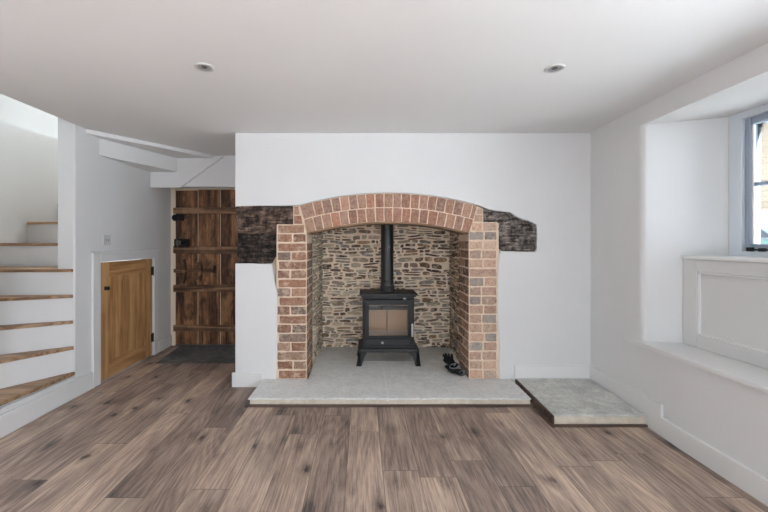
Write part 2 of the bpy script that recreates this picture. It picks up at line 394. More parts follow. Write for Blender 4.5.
bmesh.ops.bevel(bm, geom=es, offset=0.008, segments=3, affect='EDGES', profile=0.5)
tag(link('wall_back', bm, WHITE), 'white plastered chimney wall around the brick arch', 'wall', kind='structure')
bm = bmesh.new()
box(bm, -1.0, -0.76, D+0.045, 4.6, 0, H-.001); box(bm, -0.76, -0.492, D+0.34, 4.6, 0, H-.001); box(bm, -0.492, 1.03, 4.135, 4.6, 0, H-.001); box(bm, -0.492, 1.2, D+.30, 4.135, 1.745, H-.001)
prism(bm, [(1.195, D+.045), (2.62, D+.045), (2.62, 4.6), (1.03, 4.6), (1.03, 4.135), (0.968, D+.34), (1.195, D+.34)], 0, H-.001, lambda p, t: (p[0], p[1], t))
tag(link('wall_chimney_core', bm, MORTAR), 'lime mortared masonry inside the chimney breast', 'wall', kind='structure')
# side of the chimney breast + wall behind door recess
zt, zb = W(0, 206)[1], W(0, 263.5)[1]
bm = bmesh.new(); box(bm, -1.102, -1.00, D+0.05, 4.6, 0, zb-0.02); box(bm, -1.102, -1.00, D+0.05, 4.6, zt+0.02, H); box(bm, -1.102, -1.0, D+0.5, 4.6, zb-0.02, zt+0.02)
tag(link('wall_chimney_side', bm, WHITE), 'white side of the chimney breast in the door recess', 'wall', kind='structure')

# left wall with cupboard opening
cy0, cy1, cz = 3.205, 4.025, 1.08
bm = bmesh.new(); T = -2.455
for a in ((2.93, cy0, 0, 4.3), (cy1, 4.6, 0, 4.3), (cy0, cy1, cz, 4.3)): box(bm, T, XL, *a)
es = [e for e in bm.edges if all(abs(v.co.x-XL) < 1e-4 and abs(v.co.y-2.93) < 1e-4 for v in e.verts)]
bmesh.ops.bevel(bm, geom=es, offset=0.012, segments=3, affect='EDGES', profile=0.5)
box(bm, T, XL, -2.8, 1.98, 0, H)
tag(link('wall_left', bm, WHITE), 'white wall beside the stairs with the cupboard opening', 'wall', kind='structure')

# door recess end wall with the frame of the plank door
bm = bmesh.new(); box(bm, T, -1.0, 4.44, 4.6, 1.955, H); box(bm, T, -2.30, 4.44, 4.6, 0, 1.955); box(bm, -1.40, -1.10, 4.44, 4.6, 0, 1.955)
tag(link('wall_door_recess', bm, WHITE), 'white wall around the old plank door', 'wall', kind='structure')
bm = bmesh.new()
YB = 3.99
zc = W(0, 0)[1]
box(bm, XL, -1.102, YB, YB+0.10, 1.862, H, bev=0.003)
tag(link('wall_above_door_recess', bm, WHITE), 'white bulkhead above the old door recess', 'wall', kind='structure')
bm = bmesh.new()
prism(bm, [(XL+0.01, 1.85), (-1.99, 1.85), (-1.513, H-0.012), (-1.60, H-0.012), (XL+0.01, H-0.012)], YB-0.03, YB+0.005, lambda p, t: (p[0], t, p[1]))
tag(link('trim_1', bm, WHITE), 'diagonal raised plaster edge on the bulkhead over the old door', 'trim', kind='structure')
bm = bmesh.new(); prism(bm, [(XL+0.002, 3.20), (-2.015, YB-0.02), (XL+0.002, YB-0.02)], 2.02, 2.172, lambda p, t: (p[0], p[1], t))
tag(link('trim_2', bm, WHITE), 'lower wedge shaped boxing on the left wall under the ceiling', 'boxing', kind='structure')
bm = bmesh.new(); prism(bm, [(XL+0.002, 3.05), (-1.62, YB-0.02), (XL+0.002, YB-0.02)], 2.17, H+0.01, lambda p, t: (p[0], p[1], t))
tag(link('trim_3', bm, WHITE), 'upper thin wedge shaped boxing against the ceiling', 'boxing', kind='structure')

# stairwell walls
bm = bmesh.new()
box(bm, -3.45, -3.262, 1.88, 6.4, -0.1, 2.352); box(bm, -3.45, -3.36, 1.88, 6.4, 2.35, 4.4)
box(bm, -3.45, T, 6.3, 6.4, 0, 4.4); box(bm, -3.262, T, 1.88, 1.98, 0, H); box(bm, -3.36, XL, 1.88, 1.98, H+0.2, 4.4)
box(bm, T, XL, 4.6, 6.4, 0, 4.3); box(bm, T, XL, 1.98, 2.93, H+0.2, 4.4)
box(bm, -3.45, XL, 1.88, 3.3, 4.4, 4.5); box(bm, -3.45, XL, 4.9, 6.4, 4.4, 4.5)
tag(link('wall_stairwell', bm, STAIRW), 'white stairwell wall with a ledge high up', 'wall', kind='structure')

# right wall: plan outline pieces
def rw(y): return 1.94 if y <= 2.2 else 1.94+(y-2.2)*0.045
CX = rw(2.53)
ZS, ZT = 0.535, 2.069; YW0, YW1 = 1.05, 2.53
bm = bmesh.new()
PLN = lambda p, t: (p[0], p[1], t)
jam = [(rw(3.3), 3.3), (CX, 2.53), (2.50, 2.45), (2.62, 2.45), (2.62, 3.3)]
prism(bm, jam, 0, ZS, PLN); prism(bm, jam, ZT, H, PLN); prism(bm, jam, ZS, ZT, PLN)
es = [e for e in bm.edges if all(abs(v.co.x-CX) < 1e-3 and abs(v.co.y-2.53) < 1e-3 for v in e.verts) and abs(sum(v.co.z for v in e.verts)/2-(ZS+ZT)/2) < .01]
bmesh.ops.bevel(bm, geom=es, offset=0.03, segments=12, affect='EDGES', profile=0.5)
prism(bm, [(CX, YW1), (1.94, 2.2), (1.94, YW0), (2.62, YW0), (2.62, 2.45), (2.5, 2.45)], 0, ZS, PLN)
# sloping soffit above window
a = [bm.verts.new(c) for c in ((CX, YW1, ZT), (1.94, 2.2, ZT), (1.94, YW0, ZT), (2.5, YW0, 2.10), (2.5, 2.45, 2.10), (2.62, 2.45, 2.10), (2.62, YW0, 2.10))]
b = [bm.verts.new(c) for c in ((CX, YW1, H), (1.94, 2.2, H), (1.94, YW0, H), (2.5, YW0, H), (2.5, 2.45, H), (2.62, 2.45, H), (2.62, YW0, H))]
for q in ((a[0], a[1], a[4]), (a[1], a[2], a[3], a[4]), (a[4], a[3], a[6], a[5]), (b[0], b[4], b[1]), (b[1], b[4], b[3], b[2]), (b[4], b[5], b[6], b[3]), (a[0], b[0], b[1], a[1]), (a[1], b[1], b[2], a[2]), (a[2], b[2], b[3], a[3]), (a[3], b[3], b[6], a[6]), (a[6], b[6], b[5], a[5]), (a[5], b[5], b[4], a[4]), (a[4], b[4], b[0], a[0])): bm.faces.new(q)
prism(bm, [(1.94, YW0), (2.62, YW0), (2.62, .9), (1.94, .9)], 0, H, PLN)
for z0, z1 in ((0, 0.95), (2.1, H)): prism(bm, [(1.94, .9), (2.62, .9), (2.62, -.6), (1.94, -.6)], z0, z1, PLN)  # hole for the added side opening that lets sun onto the floor
prism(bm, [(1.94, -.6), (2.62, -.6), (2.62, -2.8), (1.94, -2.8)], 0, H, PLN)
bmesh.ops.recalc_face_normals(bm, faces=bm.faces)
tag(link('wall_right', bm, WHITE), 'white wall with the deep window recess', 'wall', kind='structure')
# wall behind the camera, with an unseen opening added to let daylight in
bm = bmesh.new()
box(bm, -2.5, -0.7, -2.8, -2.6, 0, H); box(bm, 0.7, 2.6, -2.8, -2.6, 0, H); box(bm, -0.7, 0.7, -2.8, -2.6, 2.08, H)
tag(link('wall_front', bm, WHITE), 'white wall behind the camera', 'wall', kind='structure')

# baseboards
def board(bm, x0, x1, y0, y1, z0, z1): box(bm, x0, x1, y0, y1, z0, z1, bev=0.004)
bm = bmesh.new(); board(bm, -1.125, W(263, 0)[0], D-0.018, D, 0, 0.126)
tag(link('baseboard_back_left', bm, GLOSSW), 'white baseboard left of the brick pier', 'baseboard', kind='structure')
bm = bmesh.new(); board(bm, W(514, 0)[0], rw(D), D-0.018, D, 0.07, 0.19)
tag(link('baseboard_back_right', bm, GLOSSW), 'white baseboard behind the stone plinth', 'baseboard', kind='structure')
bm = bmesh.new()
prism(bm, [(2.2, 0.0), (2.2, 0.119), (2.345, 0.119), (2.345, 0.202), (D, 0.192), (D, 0)], 0, 1, lambda p, t: (rw(p[0])-0.018*t, p[0], p[1]), bev=0)
prism(bm, [(-2.6, 0.0), (-2.6, 0.119), (2.2, 0.119), (2.2, 0)], 0, 1, lambda p, t: (1.94-0.018*t, p[0], p[1]))
tag(link('baseboard_right', bm, GLOSSW), 'white baseboard stepping up beside the plinth', 'baseboard', kind='structure')
bm = bmesh.new(); board(bm, XL, XL+0.018, 2.0, 3.12, 0, 0.143); board(bm, XL+0.001, XL+0.010, 2.0, 3.12, 0.143, 0.156)
tag(link('baseboard_left', bm, GLOSSW), 'white baseboard under the winding stair', 'baseboard', kind='structure')
bm = bmesh.new(); board(bm, XL, XL+0.018, 4.115, 4.44, 0, 0.13)
tag(link('baseboard_door_recess', bm, GLOSSW), 'short white baseboard right of the oak cupboard door', 'baseboard', kind='structure')
bm = bmesh.new(); board(bm, XL, XL+0.018, -2.6, 1.98, 0, 0.143)
tag(link('baseboard_left_near', bm, GLOSSW), 'white baseboard near the camera', 'baseboard', kind='structure')

# ---------------------------------------------------------------- fireplace
fp = empty('fireplace', (0.224, D, 0), 'inglenook fireplace with red brick arch and rubble stone back', 'fireplace')
HZ = 0.065; BF = D+0.008; YBK = 4.116
def front(p, t): return (p[0], BF-t, p[1])
def brick_run(bm, x0, x1, z0, z1, pal, f, gap=0.014, mi=1):
    lump(bm, quadpts(x0+gap/2, x1-gap/2, z0+gap/2, z1-gap/2, 0.0036), f, random.uniform(0.003, 0.006), 0.005, rc(pal), mi, tilt=(random.uniform(-.01, .01), random.uniform(-.01, .01)))
def pier(side):
    bm = bmesh.new(); collayer(bm)
    if side == 'L': xo, xi, pal = -0.752, IN_L, BR_L
    else: xo, xi, pal = 1.19, IN_R, BR_R
    zt = W(0, 224.3)[1] if side == 'L' else W(0, 222)[1]
    lo, hi = min(xo, xi), max(xo, xi); jd = 0.33
    # mortar core
    if side == 'L': outl = [(lo, HZ), (hi, HZ), (hi, W(0, 233.2)[1]), W(299.8, 205.5), W(293.2, 205.8), W(293.2, 224.4), (lo+0.01, zt)]
    else: outl = [(lo, HZ), (hi, HZ), (hi, zt), W(483.6, 222), W(483.6, 209.4), W(477.2, 205.6), (lo, W(0, 233.2)[1])]
    prism(bm, outl, BF, BF+jd, lambda p, t: (p[0], t, p[1]), mi=0)
    n = 17; ch = (zt-HZ)/n
    for i in range(n):
        z0 = HZ+i*ch; z1 = z0+ch; wob = random.uniform(-.002, .002)
        r = random.random()
        # keep clear of the slanting skewback at the top course(s)
        xin = xi
        if z1 > W(0, 233.2)[1]:
            k = min(1, ((z0+z1)/2-W(0, 233.2)[1])/(W(0, 205)[1]-W(0, 233.2)[1])); xin = xi + (k*0.062+0.006)*(-1 if side == 'L' else 1)
        a, b = (lo+0.012, xin) if side == 'L' else (xin, hi-0.016)
        if (i % 2 == 0 and side == 'L') or (side == 'R' and i % 2 == 1 and r < 0.5): brick_run(bm, a+random.uniform(0, .02)*(side == 'L'), b, z0, z1+wob, pal, front)
        else:
            m = a+(b-a)*random.uniform(0.44, 0.55)
            brick_run(bm, a, m, z0, z1+wob, pal, front); brick_run(bm, m, b, z0, z1+wob, pal, front)
        # jamb face
        s = 1 if side == 'L' else -1
        fj = lambda p, t, s=s: (xi+s*t, p[0], p[1])
        if z1 > W(0, 236)[1]: continue
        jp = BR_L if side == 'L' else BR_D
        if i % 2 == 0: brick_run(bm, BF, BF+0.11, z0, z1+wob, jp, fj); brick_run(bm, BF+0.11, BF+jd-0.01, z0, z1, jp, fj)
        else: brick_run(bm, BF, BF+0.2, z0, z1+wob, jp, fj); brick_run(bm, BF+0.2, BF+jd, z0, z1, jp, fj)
    # small bricks stacked beside the arch springing
    za, zb2 = (W(0, 206)[1], W(0, 224.3)[1])
    if side == 'L':
        zm = (za+zb2)/2; a = W(293.6, 0)[0]
        for z0, z1, x1 in ((zb2, zm, W(303, 0)[0]), (zm, za, W(300.2, 0)[0])):
            P = [(a+.004, z0+.005), (x1-.006, z0+.005), (x1-.018, z1-.004), (a+.004, z1-.004)]
            lump(bm, P, front, 0.005, 0.005, rc(BR_A), 1)
    else:
        zb2 = W(0, 222)[1]; b = W(483.4, 0)[0]; zm = (W(0, 207)[1]+zb2)/2
        for z0, z1, x0 in ((zb2, zm, W(474, 0)[0]), (zm, W(0, 208)[1], W(476.6, 0)[0])):
            P = [(x0+.004, z0+.005), (b-.006, z0+.005), (b-.006, z1-.006), (x0+.014, z1-.004)]
            lump(bm, P, front, 0.005, 0.005, rc(BR_R), 1)
    return link('brick_pier', bm, [MORTAR, BRICK], fp)
pl_ = pier('L'); pl_['label'] = 'left pier of darker red bricks'
pr_ = pier('R'); pr_['label'] = 'right pier of paler bricks'
# arch
bm = bmesh.new(); collayer(bm)
A0 = math.atan2(-(307.3-388.5), 518-233.4); A0 = 0.2778; NB = 25
def pol(r, a): return (arc_c[0]+r*math.sin(a), arc_c[1]+r*math.cos(a))
ring = [pol(R_in+0.004, -A0+2*A0*k/40) for k in range(41)]+[pol(R_out, A0-2*A0*k/40) for k in range(41)]
prism(bm, ring, BF, BF+0.26, lambda p, t: (p[0], t, p[1]), mi=0)
Rm = (R_in+R_out)/2
for row, (ra, rb) in enumerate(((R_in, Rm), (Rm, R_out))):
    nb = 19 if row == 0 else 20
    edges = [-A0+2*A0*k/nb for k in range(nb+1)]
    if row == 1: edges = [-A0]+[-A0+2*A0*(k+0.5)/nb for k in range(nb)]+[A0]; edges.pop(1)
    edges = [e+(random.uniform(-.0012, .0012) if 0 < i < len(edges)-1 else 0) for i, e in enumerate(edges)]
    for k in range(len(edges)-1):
        a, b = edges[k], edges[k+1]; g = 0.0045; ga = g/ra
        P = []
        for (r, an) in ((ra+g, a+ga), (ra+g, (a+b)/2), (ra+g, b-ga), ((ra+rb)/2, b-ga), (rb-g, b-ga), (rb-g, (a+b)/2), (rb-g, a+ga), ((ra+rb)/2, a+ga)):
            x, z = pol(r, an); P.append((x+random.uniform(-.0022, .0022), z+random.uniform(-.0022, .0022)))
        lump(bm, P[::-1], front, random.uniform(.003, .006), 0.005, rc(BR_A), 1)
link('arch', bm, [MORTAR, ARCHB], fp)
bm = bmesh.new()
ring = [pol(R_in-0.012, -A0*0.985+2*A0*.985*k/40) for k in range(41)]+[pol(R_in+0.003, A0*.985-2*A0*.985*k/40) for k in range(41)]
prism(bm, ring, BF-0.002, BF+0.24, lambda p, t: (p[0], t, p[1]))
link('arch_liner', bm, LINW, fp)['label'] = 'thin brown timber strip under the brick arch'
# rubble walls
def rubble(name, f, x0, x1, z0, z1, sd, hmin=0.026, hmax=0.070, fillf=1.0, pal=ST):
    random.seed(sd); bm = bmesh.new(); collayer(bm)
    # backing with gentle relief
    nx, nz = max(2, int((x1-x0)/0.04)), int((z1-z0)/0.04)
    g = [[bm.verts.new(f((x0+(x1-x0)*i/nx, z0+(z1-z0)*j/nz), 0.006*noise.noise(Vector((i*.5+sd, j*.5, 0))))) for j in range(nz+1)] for i in range(nx+1)]
    for i in range(nx):
        for j in range(nz): bm.faces.new((g[i][j], g[i+1][j], g[i+1][j+1], g[i][j+1])).smooth = True
    z = z0+0.004
    while z < z1-0.02:
        hh = random.uniform(hmin, hmax)*random.uniform(0.75, 1); x = x0-random.uniform(0, .08)
        while x < x1:
            w = random.uniform(0.05, 0.2)*(0.75+hh*7)
            if random.random() < 0.15: w *= 0.5
            a, b = max(x, x0+.004), min(x+w, x1-.002)
            if b-a > 0.025 and random.random() < 0.98*fillf:
                cx, cz = (a+b)/2, z+hh/2+random.uniform(-.007, .007); n = random.randint(9, 13)
                lay = [(hh, cz)]
                if hh > 0.045 and random.random() < 0.45: lay = [(hh*.5, cz-hh*.27), (hh*.42, cz+hh*.27)]
                for h2, c2 in lay:
                    P = []; sk = random.uniform(-.12, .12)
                    for k in range(n):
                        t = 2*math.pi*(k+random.uniform(-.25, .25))/n; ex = 0.55
                        cx_, sz_ = math.cos(t), math.sin(t)
                        wz = lambda q: .014*noise.noise(Vector((q*2.6, z*3+sd, 0)))+.006*noise.noise(Vector((q*9, z*3+sd, 5)))
                        px = math.copysign(abs(cx_)**ex, cx_)*(b-a-random.uniform(.006, .02))/2*random.uniform(.88, 1.0)
                        pz = math.copysign(abs(sz_)**ex, sz_)*(h2-random.uniform(.003, .009))/2*random.uniform(.74, 1.0)
                        P.append((min(max(cx+px, x0+.002), x1-.002), c2+pz+sk*px+wz(cx+px)))
                    lump(bm, P, f, random.uniform(.006, .016), 0.008, rc(pal, .14), 1, back=0.012, tilt=(random.uniform(-.06, .06), random.uniform(-.15, .15)))
            x += w
        z += hh+random.uniform(-.004, .006)
    bmesh.ops.recalc_face_normals(bm, faces=bm.faces)
    return link(name, bm, [MORTAR2, STONE], fp)
rubble('rubble_back_wall', lambda p, t: (p[0], YBK-t, p[1]), -0.47, 1.03, HZ-.02, 1.74, 11)
def xl(y): return -0.482+(y-D)*0.03
def xr(y): return 0.930+(y-D)*0.075
STL = [(190, 178, 158), (176, 164, 146), (160, 146, 128), (200, 188, 168)]
rubble('rubble_side_wall', lambda p, t: (xl(p[0])+t, p[0], p[1]), BF+0.325, YBK+.02, HZ-.02, 1.74, 23, pal=STL)['label'] = 'pale limewashed left side wall'
rubble('rubble_side_wall', lambda p, t: (xr(p[0])-t, p[0], p[1]), BF+0.325, YBK+.02, HZ-.02, 1.74, 31)
# throat above
bm = bmesh.new(); box(bm, -0.7, 1.2, D+0.27, YBK+0.1, 1.70, 1.74); box(bm, -0.7, 1.2, D+0.25, D+0.29, 1.40+0.04, 1.72)
link('throat', bm, MORTAR2, fp)

# hearth (floor of the inglenook and projecting slabs)
hearth = empty('hearth', (0.22, 2.76, 0), 'long grey flagstone hearth under the brick arch', 'hearth')
def rslab(bm, pts, z0, z1, jit=0.004, step=0.025, mi=0, rough_edges=None):
    P = []
    for i in range(len(pts)):
        a, b = pts[i], pts[(i+1) % len(pts)]; L = math.hypot(b[0]-a[0], b[1]-a[1]); n = max(1, int(L/step))
        jj = jit if (rough_edges is None or i in rough_edges) else 0.0006
        for k in range(n):
            t = k/n; q = 0 if k == 0 else jj
            P.append((a[0]+(b[0]-a[0])*t+random.uniform(-q, q)*.3, a[1]+(b[1]-a[1])*t+random.uniform(-q, q)))
    rings = []
    cx = sum(p[0] for p in P)/len(P); cy = sum(p[1] for p in P)/len(P)
    for z, ins, jz in ((z0, 0.006, 0), (z0+(z1-z0)*.4, 0.0, .003), (z1-.004, .001, .0015), (z1, .006, 0)):
        r = []
        for p in P:
            dx, dy = cx-p[0], cy-p[1]; L = math.hypot(dx, dy)
            r.append(bm.verts.new((p[0]+dx/L*ins+random.uniform(-1, 1)*jz*jit/.004*.5, p[1]+dy/L*ins+random.uniform(-1, 1)*jz*jit/.004*.5, z+random.uniform(-1, 1)*jz*.6)))
        rings.append(r)
    n = len(P)
    for i in range(3):
        for k in range(n): bm.faces.new((rings[i][k], rings[i][(k+1) % n], rings[i+1][(k+1) % n], rings[i+1][k])).material_index = mi
    bm.faces.new(rings[3]).material_index = mi; bm.faces.new(rings[0][::-1]).material_index = mi
random.seed(5)
HX0, HX1, HY0 = -0.868, 1.290, 2.762
slabs = [[(HX0, HY0), (0.192, HY0), (0.192, 3.60), (IN_L+.01, 3.60), (IN_L+.01, D+.01), (-0.86, D)],
         [(0.200, HY0), (HX1, HY0), (HX1+.01, D), (IN_R+.04, D+.01), (IN_R+.04, 3.60), (0.200, 3.60)],
         [(-0.475, 3.608), (-0.115, 3.608), (-0.115, YBK), (-0.475, YBK)], [(-0.107, 3.608), (0.61, 3.608), (0.61, YBK), (-0.107, YBK)], [(0.618, 3.608), (1.0, 3.608), (1.0, YBK), (0.618, YBK)]]
for i, P_ in enumerate(slabs):
    bm = bmesh.new(); rslab(bm, P_, 0.052, HZ+random.uniform(-.001, .001), 0.006 if i < 2 else .0015, rough_edges=[0, 1] if i == 1 else ([0, 5] if i == 0 else None))
    link('flagstone', bm, SLAB, hearth)
bm = bmesh.new(); rslab(bm, [(HX0+.012, HY0+.010), (HX1-.006, HY0+.010), (HX1, D), (0.97, D+.01), (1.0, YBK), (-0.47, YBK), (-0.47, D+.01), (-0.85, D)], 0.0, 0.051, .004)
link('bedding', bm, RENDER, hearth)
bm = bmesh.new(); box(bm, HX0-.018, HX1, HY0-.014, HY0+.004, 0, 0.020, bev=.006)
prism(bm, [(HX0-.018, HY0-.014), (HX0, HY0-.014), (-0.862, D-.02), (-0.880, D-.02)], 0, .02, PLN)
link('wood_bead', bm, TRIMW, hearth)
bm = bmesh.new(); box(bm, -0.472, 0.995, 3.597, 3.611, 0.04, HZ-.002); box(bm, 0.188, 0.204, HY0+.01, 3.60, .04, HZ-.002); box(bm, -.117, -.105, 3.60, YBK, .04, HZ-.002); box(bm, .608, .62, 3.60, YBK, .04, HZ-.002)
link('pointing', bm, POINT, hearth)

# plinth
plinth = empty('stone_plinth', (1.62, 2.8, 0), 'low square stone plinth in the corner right of the fireplace', 'plinth')
PX0 = 1.302
bm = bmesh.new(); rslab(bm, [(PX0, 2.462), (1.93, 2.462), (1.955, D-.02), (PX0+.03, D-.02)], 0.066, 0.080, 0.007, rough_edges=[0]); link('flagstone', bm, SLAB2, plinth)
bm = bmesh.new(); rslab(bm, [(PX0+.008, 2.470), (1.93, 2.470), (1.955, D-.02), (PX0+.036, D-.02)], 0.0, 0.065, .004); link('bedding', bm, RENDER, plinth)
bm = bmesh.new(); box(bm, PX0-.016, 1.934, 2.450, 2.468, 0, 0.018, bev=.005)
prism(bm, [(PX0-.016, 2.450), (PX0, 2.450), (PX0, HY0-.016), (PX0-.016, HY0-.016)], 0, .018, PLN)
link('wood_bead', bm, TRIMW, plinth)
bm = bmesh.new(); prism(bm, [(PX0-.007, 2.465), (PX0+.004, 2.465), (PX0+.030, D-.02), (PX0+.019, D-.02)], 0.019, 0.074, PLN)
link('side_board', bm, TRIMW, plinth)['label'] = 'brown timber edging along the left side'

# slate by the door
bm = bmesh.new(); random.seed(3); rslab(bm, [(-2.14, 3.75), (-1.104, 3.75), (-1.104, 4.395), (-2.20, 4.395)], -0.03, 0.004, .003)
tag(link('slate_threshold', bm, SLATE), 'dark grey slate slab set in the floor before the old plank door', 'slab')

# timbers
def timber(name, pts, y0, y1, mat, label, strength=0.014, split=None):
    bm = bmesh.new(); prism(bm, [W(*p) for p in pts], y0, y1, lambda p, t: (p[0], t, p[1]))
    o = link(name, bm, mat)
    m = o.modifiers.new('remesh', 'REMESH'); m.mode = 'VOXEL'; m.voxel_size = 0.008; m.use_smooth_shade = True
    tx = bpy.data.textures.new(name+'_relief', 'CLOUDS'); tx.noise_scale = 0.035; tx.noise_depth = 3
    d = o.modifiers.new('relief', 'DISPLACE'); d.texture = tx; d.texture_coords = 'GLOBAL'; d.strength = strength; d.mid_level = 0.42
    tag(o, label, 'timber'); return o
timber('timber_block', [(236, 206), (292.6, 206), (292.6, 223.6), (276, 224), (276, 233.4), (236.5, 233.4)], D+.004, D+0.3, CHARB, 'brown and charred upper timber block left of the brick arch', 0.02)
timber('timber_block', [(237, 234), (276, 234), (276, 254.5), (271, 263.5), (237, 263.5)], D+.008, D+0.3, CHARL, 'dark charred timber block, lower of the two left of the arch', 0.012)
timber('timber_lintel_end', [(484, 209), (495, 211.5), (510, 212.6), (515, 217), (522, 219.5), (529, 221.6), (535.6, 225), (536, 249.4), (534, 251), (503, 250.6), (500.4, 248), (499, 222), (485, 221.4)], D+.004, D+0.25, CHARR, 'weathered grey timber lintel end set in the wall right of the arch', 0.026)

# ---------------------------------------------------------------- stove
sx, sy = 0.2545, 3.50
st = empty('wood_burning_stove', (sx, sy+.15, HZ), 'black cast iron wood burning stove on the hearth', 'stove')
bm = bmesh.new()
box(bm, sx-.2485, sx-.232, sy, sy+.30, .245, .722, .003); box(bm, sx+.232, sx+.2485, sy, sy+.30, .245, .722, .003)
box(bm, sx-.24, sx+.24, sy+.28, sy+.30, .245, .722); box(bm, sx-.24, sx+.24, sy+.004, sy+.29, .245, .262)
box(bm, sx-.24, sx+.24, sy+.004, sy+.29, .705, .722)
box(bm, sx-.24, sx-.222, sy+.002, sy+.02, .25, .72); box(bm, sx+.222, sx+.24, sy+.002, sy+.02, .25, .72)
link('body', bm, IRON, st)
bm = bmesh.new()
box(bm, sx-.278, sx+.278, sy-.035, sy+.315, .742, .760, .004, seg=2); box(bm, sx-.262, sx+.262, sy-.018, sy+.305, .724, .744, .005, seg=2)
link('top_plate', bm, IRON, st)
bm = bmesh.new(); box(bm, sx-.292, sx+.292, sy-.03, sy+.32, .196, .232, .004); box(bm, sx-.268, sx+.268, sy-.01, sy+.30, .230, .246, .004)
link('base', bm, IRON, st)
for ax in (-1, 1):
    for yy, dy in ((sy-.03, 1), (sy+.32, -1)):
        bm = bmesh.new()
        pts = [(.292, .198), (.208, .198), (.214, .178), (.232, .150), (.250, .105), (.258, HZ), (.310, HZ), (.300, .12)]
        prism(bm, [(sx+ax*a, b) for a, b in pts], yy, yy+dy*.03, lambda p, t: (p[0], t, p[1]), bev=.003)
        pts = [(0, .198), (.08, .198), (.05, .165), (.035, .118), (.032, HZ), (0, HZ)]
        prism(bm, [(yy+dy*a, b) for a, b in pts], sx+ax*.292, sx+ax*.266, lambda p, t: (t, p[0], p[1]), bev=.002)
        link('leg', bm, IRON, st)
# door with window
def ringbox(bm, x0, x1, z0, z1, hx0, hx1, hz0, hz1, y0, y1, bev=.003):
    box(bm, x0, x1, y0, y1, z0, hz0, bev); box(bm, x0, x1, y0, y1, hz1, z1, bev); box(bm, x0, hx0, y0, y1, hz0-.003, hz1+.003, bev); box(bm, hx1, x1, y0, y1, hz0-.003, hz1+.003, bev)
bm = bmesh.new(); ringbox(bm, sx-.226, sx+.226, .333, .700, sx-.190, sx+.188, .352, .655, sy-.028, sy-.004)
ringbox(bm, sx-.197, sx+.195, .345, .662, sx-.188, sx+.186, .354, .653, sy-.034, sy-.026, .002)
door = link('door', bm, IRON, st)
bm = bmesh.new(); box(bm, sx-.192, sx+.190, sy-.018, sy-.013, .350, .657); link('glass', bm, STOVEG, door)
hx = (411.9-362)/104.5
bm = bmesh.new(); tube(bm, (hx, sy-.065, .36), (hx, sy-.065, .475), .0105); lathe(bm, [(0, 0), (.0105, .001), (.009, .006), (0, .008)], (hx, sy-.065, .475))
link('handle', bm, CHROME, door)['label'] = 'silver bar handle'
bm = bmesh.new(); box(bm, hx-.025, hx+.006, sy-.062, sy-.025, .375, .395, .002); box(bm, hx-.025, hx+.006, sy-.062, sy-.025, .445, .463, .002); box(bm, hx-.030, hx-.018, sy-.045, sy-.02, .36, .49, .003)
link('handle_bracket', bm, BLACK, door)
for zz in (.40, .62):
    bm = bmesh.new(); tube(bm, (sx-.236, sy-.018, zz-.025), (sx-.236, sy-.018, zz+.025), .008, n=12); link('hinge', bm, IRON, door)
bm = bmesh.new(); tube(bm, (sx-.068, sy-.03, .628), (sx-.068, sy-.042, .628), .012, n=16); link('air_button', bm, BLACK, door)
# ash drawer panel
bm = bmesh.new(); ringbox(bm, sx-.226, sx+.226, .252, .330, sx-.205, sx+.205, .268, .318, sy-.026, sy-.004); box(bm, sx-.206, sx+.206, sy-.018, sy-.006, .266, .32)
box(bm, sx-.05, sx+.075, sy-.022, sy-.017, .291, .297)
ash = link('ash_panel', bm, IRON, st)
bm = bmesh.new(); lathe(bm, [(.005, 0), (.005, .012), (.011, .016), (.013, .022), (.011, .028), (0, .031)], (0.1945, sy-.018, .294), (0, -1, 0), 20); link('knob', bm, CHROME, ash)
bm = bmesh.new(); lathe(bm, [(0, -.006), (.013, -.005), (.016, 0), (.013, .005), (0, .006)], (sx+.15, sy-.05, .716), (0, 0, 1), 16); tube(bm, (sx+.15, sy-.05, .716), (sx+.15, sy+.0, .716), .004, n=8); link('air_lever', bm, CHROME, st)
# inside
bm = bmesh.new(); box(bm, sx-.22, sx-.004, sy+.20, sy+.225, .30, .66, .003); box(bm, sx+.004, sx+.22, sy+.20, sy+.225, .30, .66, .003)
box(bm, sx-.228, sx-.205, sy+.03, sy+.2, .30, .66, .003); box(bm, sx+.205, sx+.228, sy+.03, sy+.2, .30, .66, .003); box(bm, sx-.22, sx+.22, sy+.02, sy+.22, .285, .30, .002)
link('firebrick_lining', bm, FIREB, st)
bm = bmesh.new(); box(bm, sx-.20, sx+.20, sy+.03, sy+.2, .595, .607)
link('baffle', bm, IRON, st)
bm = bmesh.new()
for k in range(14): tube(bm, (sx-.18+k*.0277, sy+.03, .30), (sx-.18+k*.0277, sy+.03, .385), .004, n=8)
tube(bm, (sx-.19, sy+.03, .372), (sx+.19, sy+.03, .372), .004, n=8); tube(bm, (sx-.19, sy+.03, .40-.005), (sx+.19, sy+.03, .395), .004, n=8)
link('log_guard', bm, STEEL, st)
px, py = .2555, sy+.18
bm = bmesh.new(); lathe(bm, [(.0635, .80), (.0635, 1.15), (.0635, 1.699)], (px, py, 0), n=40); lathe(bm, [(.0665, .81), (.0665, .86), (.0635, .863)], (px, py, 0), n=40)
flue = link('flue_pipe', bm, PIPE, st)
bm = bmesh.new(); lathe(bm, [(.082, .760), (.082, .774), (.072, .778), (.072, .812), (.0635, .816)], (px, py, 0), n=40); link('flue_collar', bm, IRON, st)
bm = bmesh.new(); box(bm, sx-.2, sx+.2, sy+.3, sy+.306, .3, .68); link('heat_shield', bm, IRON, st)

